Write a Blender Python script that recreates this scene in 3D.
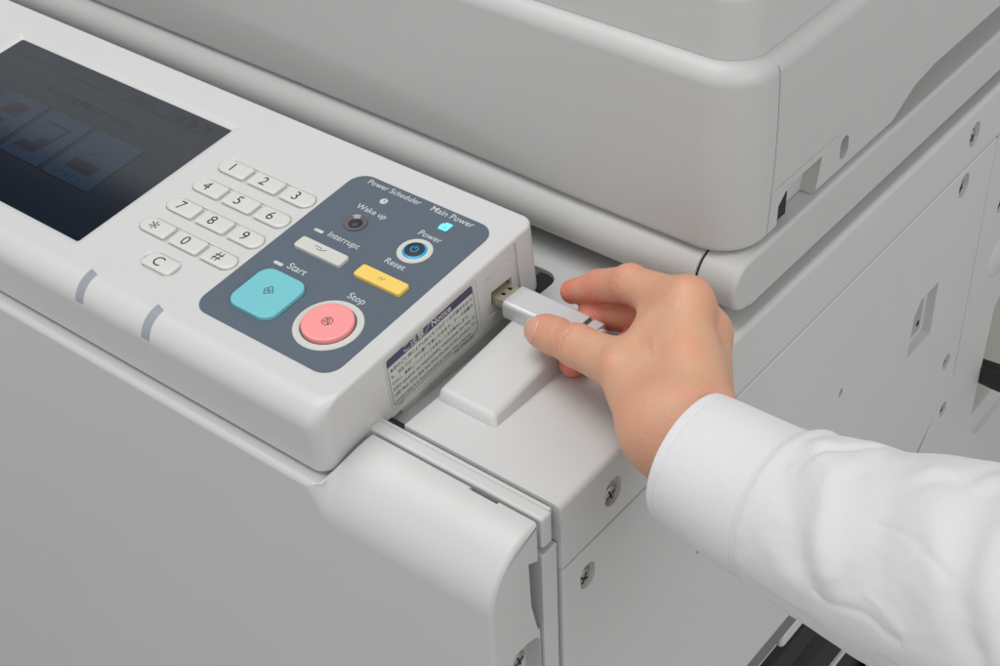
import bpy, bmesh, math, random
import numpy as np
from mathutils import Vector, Matrix, noise
for o in list(bpy.data.objects): bpy.data.objects.remove(o)
SC = bpy.context.scene
COL = SC.collection
S = 0.01                      # everything below is written in centimetres

# ------------------------------------------------------------------ camera
cam = bpy.data.cameras.new('camera'); camo = bpy.data.objects.new('camera', cam); COL.objects.link(camo)
rot = Matrix(((0.781033, -0.368117, 0.504500), (0.623273, 0.508800, -0.593700), (-0.0385, 0.7782, 0.6270)))
q = rot.to_quaternion(); q.normalize()
camo.rotation_mode = 'QUATERNION'; camo.rotation_quaternion = q
camo.location = Vector((25.836, -33.434, 42.598)) * S
cam.sensor_width = 36; cam.lens = 36 * 1.570
cam.clip_start = 0.01; cam.clip_end = 50
SC.camera = camo

# ------------------------------------------------------------------ light
w = bpy.data.worlds.new('World'); SC.world = w; w.use_nodes = True
_wt = w.node_tree; _tc = _wt.nodes.new('ShaderNodeTexCoord'); _dp = _wt.nodes.new('ShaderNodeVectorMath'); _dp.operation = 'DOT_PRODUCT'
_dp.inputs[1].default_value = Vector((-0.66, 0.45, 0.60)).normalized()       # the dark end of the studio, behind the copier
_mr = _wt.nodes.new('ShaderNodeMapRange'); _mr.interpolation_type = 'SMOOTHSTEP'
_mr.inputs[1].default_value = 0.35; _mr.inputs[2].default_value = 0.97; _mr.inputs[3].default_value = 0.52; _mr.inputs[4].default_value = 0.01
_wt.links.new(_tc.outputs['Generated'], _dp.inputs[0]); _wt.links.new(_dp.outputs['Value'], _mr.inputs[0])
_wt.links.new(_mr.outputs[0], _wt.nodes['Background'].inputs[1])
_wt.nodes['Background'].inputs[0].default_value = (1.0, 1.0, 1.0, 1)
SC.view_settings.view_transform = 'Standard'; SC.view_settings.look = 'None'
SC.view_settings.exposure = 0.0; SC.view_settings.gamma = 1.0
def area(name, loc, target, size, power, col=(1, 1, 1), sy=None):
    l = bpy.data.lights.new(name, 'AREA'); l.energy = power; l.color = col
    l.shape = 'RECTANGLE'; l.size = size; l.size_y = sy or size
    o = bpy.data.objects.new(name, l); COL.objects.link(o)
    o.location = loc
    o.rotation_euler = (Vector(target) - Vector(loc)).to_track_quat('-Z', 'Y').to_euler()
    return o
area('softbox_overhead', (-0.60, -0.12, 1.75), (-0.10, 0.05, 0.0), 1.3, 23.0, (1.0, 1.0, 1.0))
area('softbox_right', (1.6, -0.3, 0.9), (0.0, 0.1, 0.0), 0.9, 10.0, (1.0, 1.0, 1.0))  # fill lamp added to lift the right-hand faces
area('softbox_front', (-0.5, -1.7, 0.75), (-0.1, 0.0, 0.0), 1.0, 2.9, (1.0, 1.0, 1.0))  # fill lamp added to brighten the front faces

# ------------------------------------------------------------------ materials
def mat(name, col, rough=0.45, metal=0.0, bump=0.0, bscale=900.0, spec=0.5, emis=None, es=0.0, var=0.0, coat=0.0):
    m = bpy.data.materials.new(name); m.use_nodes = True
    nt = m.node_tree; b = nt.nodes['Principled BSDF']
    b.inputs['Base Color'].default_value = (*col, 1); b.inputs['Roughness'].default_value = rough
    b.inputs['Metallic'].default_value = metal; b.inputs['Specular IOR Level'].default_value = spec
    b.inputs['Coat Weight'].default_value = coat
    if emis: b.inputs['Emission Color'].default_value = (*emis, 1); b.inputs['Emission Strength'].default_value = es
    tc = nt.nodes.new('ShaderNodeTexCoord')
    if bump > 0:
        n = nt.nodes.new('ShaderNodeTexNoise'); n.inputs['Scale'].default_value = bscale; n.inputs['Detail'].default_value = 3
        bp = nt.nodes.new('ShaderNodeBump'); bp.inputs['Strength'].default_value = bump; bp.inputs['Distance'].default_value = 0.0004
        nt.links.new(tc.outputs['Object'], n.inputs['Vector']); nt.links.new(n.outputs['Fac'], bp.inputs['Height'])
        nt.links.new(bp.outputs['Normal'], b.inputs['Normal'])
    if var > 0:
        n = nt.nodes.new('ShaderNodeTexNoise'); n.inputs['Scale'].default_value = 9.0; n.inputs['Detail'].default_value = 5
        r = nt.nodes.new('ShaderNodeMixRGB'); r.blend_type = 'MIX'
        r.inputs[1].default_value = (*[c * (1 - var) for c in col], 1); r.inputs[2].default_value = (*[min(1, c * (1 + var)) for c in col], 1)
        nt.links.new(tc.outputs['Object'], n.inputs['Vector']); nt.links.new(n.outputs['Fac'], r.inputs[0])
        nt.links.new(r.outputs[0], b.inputs['Base Color'])
        n2 = nt.nodes.new('ShaderNodeTexNoise'); n2.inputs['Scale'].default_value = 30.0; n2.inputs['Detail'].default_value = 6
        mr = nt.nodes.new('ShaderNodeMapRange'); mr.inputs[1].default_value = 0.3; mr.inputs[2].default_value = 0.7
        mr.inputs[3].default_value = rough - 0.05; mr.inputs[4].default_value = rough + 0.06
        nt.links.new(tc.outputs['Object'], n2.inputs['Vector']); nt.links.new(n2.outputs['Fac'], mr.inputs[0]); nt.links.new(mr.outputs[0], b.inputs['Roughness'])
    return m
PL = mat('white_plastic', (0.592, 0.594, 0.588), 0.42, bump=0.12, var=0.015)
PB = mat('grey_plastic', (0.525, 0.528, 0.518), 0.45, bump=0.14, var=0.02)
PM = mat('painted_metal', (0.59, 0.592, 0.585), 0.5, bump=0.14, var=0.02)
BLACK = mat('black_void', (0.012, 0.012, 0.013), 0.6)
DARK = mat('dark_metal', (0.08, 0.08, 0.08), 0.5)
SLATE = mat('slate_overlay', (0.085, 0.115, 0.150), 0.5, bump=0.2, bscale=2500)
INK = mat('dark_ink', (0.02, 0.02, 0.022), 0.5)
WINK = mat('pale_ink', (0.55, 0.57, 0.58), 0.5)
KEYM = mat('key_white', (0.63, 0.63, 0.60), 0.38)
CYAN = mat('cyan_rubber', (0.17, 0.53, 0.59), 0.4, bump=0.05)
PINK = mat('pink_rubber', (0.90, 0.31, 0.31), 0.42, bump=0.05)
YEL = mat('yellow_rubber', (0.88, 0.60, 0.13), 0.42, bump=0.05)
IVORY = mat('ivory_plastic', (0.60, 0.61, 0.56), 0.4)
SMOKE = mat('smoked_plastic', (0.13, 0.12, 0.13), 0.12, spec=0.8)
BLUELED = mat('blue_led', (0.0, 0.2, 0.4), 0.3, emis=(0.0, 0.36, 0.75), es=0.55)
CYANLED = mat('cyan_led', (0.1, 0.5, 0.7), 0.3, emis=(0.16, 0.75, 1.0), es=1.0)
SLOT = mat('indicator_lens', (0.30, 0.325, 0.36), 0.3)
STEEL = mat('steel', (0.55, 0.54, 0.51), 0.28, metal=1.0)
GOLD = mat('plug_metal', (0.62, 0.56, 0.42), 0.35, metal=0.55, bump=0.1)
ALU = mat('stick_aluminium', (0.62, 0.63, 0.64), 0.45, metal=0.3, bump=0.15, bscale=3000)
PAPER = mat('label_paper', (0.56, 0.58, 0.53), 0.45)
NAVY = mat('label_navy', (0.055, 0.053, 0.115), 0.45)
TXT = mat('label_text', (0.10, 0.10, 0.16), 0.5)
BLUEG = mat('blue_grey_trim', (0.16, 0.17, 0.19), 0.5)
RAILM = mat('rail_metal', (0.36, 0.37, 0.37), 0.45, metal=0.0)
BEIGE = mat('beige_panel', (0.42, 0.41, 0.37), 0.5)
RUBBER = mat('black_rubber', (0.012, 0.012, 0.013), 0.4)
CLEAR = mat('clear_plastic', (0.6, 0.62, 0.68), 0.08, spec=0.8)

# ------------------------------------------------------------------ helpers
WL = {}
def bm_new(): return bmesh.new()
def obj(name, bm, mats, parent=None, ang=35, wn=True, smooth=True, origin=None):
    """bm in cm, world coordinates -> one mesh object, origin at its own centre"""
    vs = [v.co for v in bm.verts]
    if origin is None:
        lo = Vector([min(v[i] for v in vs) for i in range(3)]); hi = Vector([max(v[i] for v in vs) for i in range(3)])
        c = (lo + hi) / 2
    else: c = Vector(origin)
    for v in bm.verts: v.co = (v.co - c) * S
    me = bpy.data.meshes.new(name); bm.to_mesh(me); bm.free()
    for m in (mats if isinstance(mats, (list, tuple)) else [mats]): me.materials.append(m)
    if smooth:
        me.polygons.foreach_set('use_smooth', [True] * len(me.polygons))
        me.set_sharp_from_angle(angle=math.radians(ang))
    o = bpy.data.objects.new(name, me); COL.objects.link(o)
    WL[o.name] = c * S
    if parent: o.parent = parent; o.location = c * S - WL[parent.name]
    else: o.location = c * S
    if wn:
        md = o.modifiers.new('wn', 'WEIGHTED_NORMAL'); md.keep_sharp = True
    return o
def empty(name, loc, label, cat, group=None):
    o = bpy.data.objects.new(name, None); COL.objects.link(o); o.location = Vector(loc) * S
    WL[o.name] = Vector(loc) * S; o.empty_display_size = 0.02
    tag(o, label, cat, group); return o
def tag(o, label=None, cat=None, group=None, kind=None):
    if label: o['label'] = label
    if cat: o['category'] = cat
    if group: o['group'] = group
    if kind: o['kind'] = kind
    return o
def bevel(bm, r, seg=4, edges=None, ang=30):
    if edges is None:
        bm.normal_update()
        edges = [e for e in bm.edges if len(e.link_faces) == 2 and e.calc_face_angle(0) > math.radians(ang)]
    bmesh.ops.bevel(bm, geom=edges, offset=r, segments=seg, profile=0.5, affect='EDGES', clamp_overlap=True)
def box(bm, lo, hi, r=0, seg=3, mi=0):
    t = bm_new(); bmesh.ops.create_cube(t, size=1)
    for v in t.verts: v.co = Vector([lo[i] + (v.co[i] + .5) * (hi[i] - lo[i]) for i in range(3)])
    if r: bevel(t, r, seg)
    join(bm, t, mi)
def join(bm, t, mi=0, M=None):
    if M is not None: bmesh.ops.transform(t, matrix=M, verts=t.verts)
    me = bpy.data.meshes.new('t'); t.to_mesh(me); t.free()
    n = len(bm.faces); bm.from_mesh(me); bm.faces.ensure_lookup_table()
    if mi is not None:
        for f in bm.faces[n:]: f.material_index = mi
    bpy.data.meshes.remove(me)
def prism(bm, pts, h0, h1, axes='xyz', r=0, seg=3, mi=0, M=None):
    """polygon in first two axes extruded along third"""
    t = bm_new(); ia = ['xyz'.index(a) for a in axes]
    def P(p, h):
        v = [0, 0, 0]; v[ia[0]] = p[0]; v[ia[1]] = p[1]; v[ia[2]] = h; return v
    a = [t.verts.new(P(p, h0)) for p in pts]; b = [t.verts.new(P(p, h1)) for p in pts]
    t.faces.new(a); t.faces.new(b)
    for i in range(len(pts)): t.faces.new((a[i], a[(i + 1) % len(pts)], b[(i + 1) % len(pts)], b[i]))
    bmesh.ops.recalc_face_normals(t, faces=t.faces)
    if r: bevel(t, r, seg, ang=50)
    join(bm, t, mi, M)
def rrect(x0, y0, x1, y1, r, n=6):
    if not isinstance(r, (list, tuple)): r = [r] * 4
    out = []
    for (cx, cy, a0, rr) in ((x1 - r[0], y1 - r[0], 0, r[0]), (x0 + r[1], y1 - r[1], 90, r[1]), (x0 + r[2], y0 + r[2], 180, r[2]), (x1 - r[3], y0 + r[3], 270, r[3])):
        for k in range(n + 1):
            a = math.radians(a0 + 90 * k / n); out.append((cx + rr * math.cos(a), cy + rr * math.sin(a)))
    return out
def loft(bm, rings, cap0=True, cap1=True, closed=True, mi=0):
    vs = [[bm.verts.new(p) for p in rg] for rg in rings]; fs = []
    n = len(rings[0])
    for a, b in zip(vs, vs[1:]):
        for i in range(n if closed else n - 1):
            fs.append(bm.faces.new((a[i], a[(i + 1) % n], b[(i + 1) % n], b[i])))
    if cap0: fs.append(bm.faces.new(vs[0][::-1]))
    if cap1: fs.append(bm.faces.new(vs[-1]))
    for f in fs: f.material_index = mi
    bmesh.ops.recalc_face_normals(bm, faces=fs)
    return vs
def cut(o, cutter_bm, solver='EXACT', mi=None, ang=28):
    for v in cutter_bm.verts: v.co = v.co * S
    me = bpy.data.meshes.new('c'); cutter_bm.to_mesh(me); cutter_bm.free()
    for m in o.data.materials: me.materials.append(m)
    c = bpy.data.objects.new('c', me); COL.objects.link(c)
    c.location = (0, 0, 0)
    w0 = WL[o.name]; par = o.parent; loc = o.location.copy(); o.parent = None; o.location = w0
    wn = [m for m in o.modifiers]; 
    for m in wn: o.modifiers.remove(m)
    md = o.modifiers.new('b', 'BOOLEAN'); md.operation = 'DIFFERENCE'; md.object = c; md.solver = solver
    bpy.context.view_layer.update()
    dg = bpy.context.evaluated_depsgraph_get()
    nm = bpy.data.meshes.new_from_object(o.evaluated_get(dg), depsgraph=dg)
    o.modifiers.clear(); old = o.data; o.data = nm; nm.name = old.name
    nm.polygons.foreach_set('use_smooth', [True] * len(nm.polygons)); nm.set_sharp_from_angle(angle=math.radians(ang))
    bpy.data.objects.remove(c); o.parent = par; o.location = loc
    md = o.modifiers.new('wn', 'WEIGHTED_NORMAL'); md.keep_sharp = True
    return o
def text_bm(s, size, align='LEFT', offset=0.0, ext=0.0, shear=0.0, space=1.0):
    cu = bpy.data.curves.new('t', 'FONT'); cu.body = s; cu.size = size; cu.align_x = align; cu.offset = offset
    cu.extrude = ext; cu.shear = shear; cu.space_character = space; cu.resolution_u = 3
    o = bpy.data.objects.new('t', cu); COL.objects.link(o)
    bpy.context.view_layer.update(); dg = bpy.context.evaluated_depsgraph_get()
    me = bpy.data.meshes.new_from_object(o.evaluated_get(dg)); bm = bm_new(); bm.from_mesh(me)
    bpy.data.objects.remove(o); bpy.data.meshes.remove(me)
    for f in bm.faces:
        f.normal_update()
    return bm
def fit_text(s, x0, x1, ybase, **k):
    """text scaled so it spans x0..x1"""
    bm = text_bm(s, 1.0, **k); xs = [v.co.x for v in bm.verts]; a, b = min(xs), max(xs); f = (x1 - x0) / (b - a)
    for v in bm.verts: v.co = Vector((x0 + (v.co.x - a) * f, ybase + v.co.y * f, v.co.z))
    return bm
def lathe(bm, prof, c, axis='z', n=32, mi=0, M=None, sx=1, sy=1):
    t = bm_new(); rings = []
    for r, h in prof:
        rg = []
        for k in range(n):
            a = 2 * math.pi * k / n; p = (r * math.cos(a) * sx, r * math.sin(a) * sy, h)
            if axis == 'x': p = (p[2], p[0], p[1])
            if axis == 'y': p = (p[0], p[2], p[1])
            rg.append((p[0] + c[0], p[1] + c[1], p[2] + c[2]))
        rings.append(rg)
    loft(t, rings); join(bm, t, mi, M)

# ================================================================== the photocopier
cop = empty('photocopier', (-25, 18, -60), 'large pale grey multifunction copier with control panel, touch screen and coloured start and stop buttons', 'photocopier')

# ---- inner chassis: dark body behind the seams
b = bm_new(); box(b, (-60, -0.9, -60), (-1.2, 46, -4.2)); box(b, (-2.5, 0.3, -24.3), (-0.75, 39.0, -4.0)); box(b, (-2.5, 38.9, -60), (-1.2, 47, -4.0))
obj('inner_chassis', b, BLACK, cop, wn=False)

# ---- front door: swept profile with the shoulder beside the panel well
XD, YF, ZB = -0.22, -4.12, -45.0
def door_profile(w, n=11):
    """closed profile (y,z); w=1 high shoulder with the big round, w=0 low lip under the panel"""
    def prof(zt, R, yb, rb):
        p = [(yb, ZB)]
        for k in range(5):
            a = math.pi * k / 8; p.append((yb - rb + rb * math.cos(a), zt - rb + rb * math.sin(a)))
        for k in range(n * 2 + 1):
            a = math.pi / 2 * (k / (n * 2)); p.append((YF + R - R * math.sin(a), zt - R + R * math.cos(a)))
        p.append((YF, -12)); p.append((YF, ZB)); return p
    A = prof(-0.06, 2.75, -1.06, 0.12); B = prof(-1.02, 0.30, -1.06, 0.12)
    return A, B
A, B = door_profile(1)
def smooth(t): t = max(0, min(1, t)); return t * t * (3 - 2 * t)
t = bm_new(); rings = []
xs = [-60, -30, -14, -11] + [-10.4 + 0.08 * k for k in range(56)] + [-5, -2.5, XD - 0.2]
for x in xs:
    rg = []
    for k, (pa, pb) in enumerate(zip(A, B)):
        d = 0 if k < 6 else min(1, (k - 5) / 23)
        xc = -8.80 - 0.55 * d
        ww = smooth((x - xc + 0.2 + .35 * d) / (0.4 + .9 * d))
        rg.append((x, pa[0] * ww + pb[0] * (1 - ww), pa[1] * ww + pb[1] * (1 - ww)))
    rings.append(rg)
def inset(P, d):
    out = []; n = len(P)
    for i in range(n):
        a = Vector(P[i - 1]); c = Vector(P[(i + 1) % n]); tg = (c - a).normalized(); nn = Vector((tg.y, -tg.x)); out.append((P[i][0] - nn.x * -d * -1, P[i][1] - nn.y * d))
    return out
cy_ = (-1.8, -3.0)
for dx, d in ((0.13, 0.02), (0.06, 0.07), (0.0, 0.17)):
    rg = []
    n = len(A)
    for i in range(n):
        if i == 0: p = (A[0][0] - d, A[0][1] + d)
        elif i == n - 1: p = (A[-1][0] + d, A[-1][1] + d)
        else:
            a = Vector(A[i - 1]); c = Vector(A[i + 1]); tg = (c - a).normalized(); nn = Vector((-tg.y, tg.x))  # ccw walk: inside is left
            p = (A[i][0] + nn.x * d, A[i][1] + nn.y * d)
        rg.append((XD - dx, p[0], p[1]))
    rings.append(rg)
loft(t, rings)
door = obj('front_door', t, PL, cop, ang=50)
c = bm_new(); prism(c, [(-1.78, -1.75), (-0.7, -2.3), (-0.7, -6.2), (-0.95, -6.2), (-1.35, -5.9), (-1.7, -4.2)], -3.0, 1.0, 'yzx')
prism(c, [(-3.05, -6.55), (-2.75, -6.12), (-2.03, -6.1), (-1.4, -6.3), (-1.25, -6.6), (-1.25, -12), (-3.05, -12)], -1.0, 1.0, 'yzx')
box(c, (-3.5, -1.25, -1.2), (-2.1, -0.9, 0.5))
cut(door, c)
t = bm_new(); box(t, (-3.6, -1.27, -1.3), (-2.0, -1.0, -.5)); obj('door_latch_slot', t, BLACK, cop, wn=False)  # black block stands in for the shade inside the slot
# screw tucked beside the door
def screw_bm(bm, y, z, x, r=0.32, tilt=0.3):
    lathe(bm, [(0.001, 0.10), (r * .55, 0.09), (r * .9, 0.03), (r, -0.04), (r, -0.2)], (x, y, z), 'x', 24, 0)
    for a in (tilt, tilt + math.pi / 2):
        t = bm_new(); box(t, (-0.02, -r * .62, -r * .11), (0.105, r * .62, r * .11)); 
        join(bm, t, 1, Matrix.Translation((x, y, z)) @ Matrix.Rotation(a, 4, 'X'))
    lathe(bm, [(r * 1.25, -0.03), (r * 1.25, -0.1)], (x, y, z), 'x', 24, 0)
t = bm_new(); screw_bm(t, -2.25, -7.2, -0.6, 0.42); obj('screw', t, [STEEL, BLACK], cop, wn=False)

# ---- trim strip between the door and the top plate, and the corner post under it
t = bm_new()
prism(t, [(-9.04, -0.04), (-9.04, -0.5), (-1.0, -0.5), (-1.0, -1.65), (-0.16, -1.65), (-0.16, -0.04)], -0.93, -0.30, 'xzy')
bevel(t, 0.14, 4, [e for e in t.edges if e.calc_face_angle(0) > 1 and max(v.co.x for v in e.verts) > -0.3 or (e.verts[0].co.z > -0.1 and e.verts[1].co.z > -0.1)])
prism(t, [(-9.04, -0.13), (-9.04, -0.5), (-0.35, -0.5), (-0.35, -0.13)], -0.29, -0.1, 'xzy', r=0.04)
obj('trim_strip', t, PL, cop)
t = bm_new(); box(t, (-1.1, -1.0, -45), (-0.16, -0.06, -1.95), 0.06, 3); obj('corner_post', t, PM, cop)

# ---- top plate with the raised ledge beside the port
out = [(0, 0), (0, 60), (-60, 60), (-60, 11.7)]
out += [(-9.5 + 0.75 * math.sin(math.radians(a)), 10.95 + 0.75 * math.cos(math.radians(a))) for a in range(0, 91, 15)]
out += [(-8.75, 9.2), (-7.9, 8.6), (-7.9, 0)]
t = bm_new(); prism(t, out, -3.45, 0, 'xyz')
t.normal_update()
ed = [e for e in t.edges if all(v.co.z > -0.01 for v in e.verts)]
ed2 = [e for e in t.edges if abs(e.verts[0].co.x) < .01 and abs(e.verts[1].co.x) < .01 and abs(e.verts[0].co.y) < .01 and abs(e.verts[1].co.y) < .01]
rt = [e for e in ed if all(abs(v.co.x) < .01 for v in e.verts)]
bmesh.ops.bevel(t, geom=rt, offset=0.30, segments=7, profile=0.5, affect='EDGES')
t.normal_update()
ed = [e for e in t.edges if all(v.co.z > -0.01 for v in e.verts) and not all(v.co.x > -0.31 for v in e.verts)]
ed2 = [e for e in t.edges if all(v.co.x > -0.31 and abs(v.co.y) < .01 for v in e.verts) and len(e.link_faces) == 2 and e.calc_face_angle(0) > 1]
bevel(t, 0.13, 4, ed + ed2)
# ledge : wedge rising towards the back, with soft flanks
rings = []
def ledge_ring(y, zt, x0, x1, fl):
    p = [(x0, y, -0.4), (x0, y, zt - 0.1), (x0 + 0.03, y, zt - 0.03), (x0 + 0.1, y, zt)]
    n = 6
    for k in range(n + 1):
        a = math.pi / 2 * k / n; p.append((x1 - 0.16 + 0.16 * math.sin(a), y, zt - 0.16 + 0.16 * math.cos(a)))
    p += [(x1 + fl * .6, y, 0.1), (x1 + fl * .85, y, 0.02), (x1 + fl * 1.6, y, -0.03), (x1 + fl, y, -0.4)]
    return p
def ztop(y): return 0.42 + (y - 2.3) * 0.118
L = []
for (dy, kk) in ((-0.12, 0.0), (-0.05, .12), (0.0, .5), (0.05, .85), (0.12, .97), (0.24, 1.0)):
    pass
ys = [2.0, 2.06, 2.12, 2.22, 2.30, 2.38, 2.48, 3.5, 5, 6.5, 8.0, 8.3, 8.42, 8.5]
zs = [-0.02, 0.03, 0.12, 0.26, 0.36, 0.41, 0.44] + [ztop(y) for y in ys[7:11]] + [1.0, 0.8, -0.02]
for y, z in zip(ys, zs):
    k = min(1, max(0, (z + .02) / .44))
    rings.append(ledge_ring(y, max(z, 0.0) - (0 if z > 0 else .02), -7.88, -5.02 - (0.05 if y < 2.4 else 0) - 0.25 * (1 - k) * 0, 0.28))
# build the ledge as a bevelled hexahedral wedge instead of thin rings
t2 = bm_new()
base = [(-7.89, 1.98), (-4.78, 1.98), (-4.78, 8.6), (-7.89, 8.6)]
top = [(-7.89, 2.22, 0.44), (-5.02, 2.22, 0.40), (-5.02, 8.4, 1.02), (-7.89, 8.4, 1.10)]
bv = [t2.verts.new((x, y, -0.3)) for x, y in base]; mv = [t2.verts.new((x, y, 0.0)) for x, y in base]; tv = [t2.verts.new(p) for p in top]
for i in range(4):
    j = (i + 1) % 4
    t2.faces.new((bv[i], bv[j], mv[j], mv[i])); t2.faces.new((mv[i], mv[j], tv[j], tv[i]))
t2.faces.new(tv); t2.faces.new(bv[::-1]); bmesh.ops.recalc_face_normals(t2, faces=t2.faces)
t2.normal_update()
ee = [e for e in t2.edges if all(v in tv for v in e.verts)] + [e for e in t2.edges if (e.verts[0] in tv) != (e.verts[1] in tv)]
bmesh.ops.bevel(t2, geom=ee, offset=0.19, segments=6, profile=0.5, affect='EDGES')
tp = obj('top_plate', t, PL, cop)
obj('raised_ledge', t2, PL, tp, ang=60)
# thin skirt on the front right corner and the screw pocket on its side
def pocket(bm, y, z, r=0.56, depth=0.28, sl=0.32, x=0.0):
    """slotted round recess, longer upwards"""
    pts = []
    for k in range(24):
        a = 2 * math.pi * k / 24; py, pz = r * math.cos(a), r * math.sin(a)
        if pz > 0: pz += sl
        pts.append((y + py, z + pz))
    prism(bm, pts, x - depth, x + 1.0, 'yzx')
c = bm_new(); pocket(c, 3.45, -2.05); pocket(c, 36.0, -1.85); cut(tp, c)
SP = []
for (y, z) in ((3.42, -2.05), (36.0, -1.85), (1.62, -5.35), (35.6, -4.8), (37.75, -18.5)):
    t = bm_new(); screw_bm(t, y, z - .08, -0.19, 0.42, random.Random(y).random() * 1.5)
    SP.append((y, z, t))
for y, z, t in SP:
    obj('screw', t, [STEEL, BLACK], cop, wn=False)

# ---- side panels
t = bm_new()
pts = [(0.05, -3.58), (39.45, -3.58), (39.4, -20.55), (37.7, -20.6), (37.5, -22.4), (34.2, -25.2), (0.05, -25.2)]
prism(t, pts, -0.6, 0.05, 'yzx', r=0.13, seg=4)
sp = obj('side_panel', t, PM, cop)
c = bm_new(); pocket(c, 1.65, -5.35, .5, .28, .34); pocket(c, 35.6, -4.8); pocket(c, 37.75, -18.5, .4, .28, .3)
pocket(c, 23.55, -10.85, 0.2, 0.45, .12); pocket(c, 10.3, -11.1, 0.2, 0.4, .12)
prism(c, [(31.55, -13.9), (31.7, -11.1), (32.3, -10.3), (34.35, -10.3), (34.35, -13.9)], -0.45, 1, 'yzx')
cut(sp, c)
t = bm_new(); box(t, (-0.44, 31.8, -13.4), (-0.36, 33.7, -10.5)); box(t, (-0.37, 32.3, -12.4), (-0.33, 32.5, -12.2), mi=1); box(t, (-0.37, 33.2, -12.9), (-0.33, 33.45, -12.6), mi=1)
obj('connector_plate', t, [RAILM, BLACK], cop, wn=False)
# tray surround below
t = bm_new(); box(t, (-0.8, -0.9, -26.95), (-0.12, 40, -25.25), 0.05, 2); obj('lower_trim', t, BLUEG, cop)
t = bm_new(); box(t, (-0.7, 20.6, -28.3), (-0.15, 38, -27.05), 0.5, 5); obj('tray_handle', t, PM, cop)
for (x0, z0, z1, m) in ((-0.9, -29.2, -28.9, PL), (-1.2, -31.6, -29.4, DARK), (-1.6, -33.4, -31.9, BEIGE), (-1.2, -36.6, -33.9, BLUEG), (-1.8, -39.4, -37.3, BEIGE), (-1.0, -40.1, -39.6, PL)):
    t = bm_new(); box(t, (x0 - 0.6, -0.9 + 2, z0 if z0 < z1 else z1), (x0, 45, max(z0, z1)), 0.06, 2); obj('tray_rail', t, m, cop)

# rear side panel, with an opening that takes a black connector
t = bm_new()
pts = [(39.66, -3.62), (60, -3.62), (60, -17.2), (46.2, -17.2), (44.6, -18.6), (44.2, -28.4), (46.0, -30.5), (60, -30.5), (60, -60), (34.9, -60), (34.9, -26.2), (37.7, -22.6), (37.8, -20.75), (39.66, -20.75)]
prism(t, pts, -0.7, -0.03, 'yzx', r=0.05, seg=2)
rp = obj('rear_side_panel', t, PM, cop)
c = bm_new(); pocket(c, 42.1, -9.6, .42, .28, .3); pocket(c, 38.85, -23.1, .42, .28, .3)

cut(rp, c)
for y, z in ((42.1, -9.6), (38.85, -23.1)):
    t = bm_new(); screw_bm(t, y, z, -0.21, 0.33, y); obj('screw', t, [STEEL, BLACK], cop, wn=False)
t = bm_new(); lathe(t, [(0.01, 0.25), (1.2, 0.22), (1.5, 0.0), (1.5, -.3)], (-0.1, 43.4, -14.0), 'x', 32); obj('round_cap', t, PM, cop)
t = bm_new(); box(t, (-3.0, 45.3, -60), (-0.75, 60, -16)); obj('rear_recess', t, BEIGE, cop, wn=False)
t = bm_new(); box(t, (-2.6, 44.3, -60), (-0.45, 60, -28.6), .1, 2); obj('rear_shelf', t, PM, cop)

# ---- scanner frame: rounded front rail, end cap, side bar
yc, zc, R1 = 13.75, 2.08, 1.26
def rail_prof(r=R1, n=18):
    p = [(yc + 4, zc + r), ]
    for k in range(n + 1):
        a = math.pi / 2 + math.pi * k / n; p.append((yc + r * 1.05 * math.cos(a), zc + r * math.sin(a)))
    p.append((yc + 4, zc - r)); return p
t = bm_new()
rings = [[(x, y, z) for y, z in rail_prof(r)] for x, r in ((-60, R1), (-2.24, R1), (-2.22, R1 - .1))]
loft(t, rings)
obj('front_rail', t, PL if False else PB, cop, ang=40)
t = bm_new(); loft(t, [[(x, y, z) for y, z in rail_prof(R1 - .12)] for x in (-2.3, -2.0)]); obj('rail_seam', t, BLACK, cop, ang=40)
t = bm_new()
rings = [[(x, y, z) for y, z in rail_prof(r)] for x, r in ((-2.10, R1 - .1), (-2.08, R1), (-0.5, R1), (-0.36, R1 - .03), (-0.27, R1 - .1), (-0.24, R1 - .2))]
loft(t, rings); obj('rail_end_cap', t, PB, cop, ang=40)
t = bm_new(); prism(t, [(-3, 0.82), (-0.25, 0.82), (-0.25, 3.22), (-0.38, 3.36), (-3, 3.36)], 13.85, 60, 'xzy'); bevel(t, 0.05, 2)
obj('side_bar', t, PB, cop)

# ---- scanner body: lower front tilted in to copy a shade band, running out rightwards
def shade_edge(x):
    K = [(-60, 7.6), (-33, 6.25), (-25.5, 5.98), (-19, 5.5), (-15.4, 4.98), (-12, 4.3), (-9, 3.4), (0, 3.4)]
    for (a, p), (b_, q_) in zip(K, K[1:]):
        if a <= x <= b_: return p + (q_ - p) * (x - a) / (b_ - a)
    return 3.4
X0, X1, Y0, Y1 = -60, -0.5, 12.95, 60
def body_ring(z, ins, R=2.1, x1=X1, y0=Y0, n=14):
    p = [(X0, Y1)] + [(xx, y0 + ins + (.10 * max(0, shade_edge(xx) - z) if z < 9 else 0)) for xx in (X0, -45, -33, -29, -25.5, -22, -19, -17, -15.4, -13.6, -12, -10.5, -9, -6)]
    for k in range(n + 1):
        a = -math.pi / 2 + math.pi / 2 * k / n
        p.append((x1 - R + (R - ins) * math.cos(a), y0 + R + (R - ins) * math.sin(a)))
    p.append((x1 - ins, Y1)); return [(x, y, z) for x, y in p]
t = bm_new(); rings = []
for k in range(6):
    a = math.pi / 2 * k / 5; rings.append(body_ring(3.4 + 0.3 * (1 - math.cos(a)) , 0.3 * (1 - math.sin(a))))
RT = 0.85; ZT = 12.15
for k in range(1, 30): rings.append(body_ring(3.7 + 4.2 * k / 29, 0))
for k in range(11):
    a = math.pi / 2 * k / 10; rings.append(body_ring(ZT - RT + RT * math.sin(a), RT * (1 - math.cos(a))))
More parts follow.
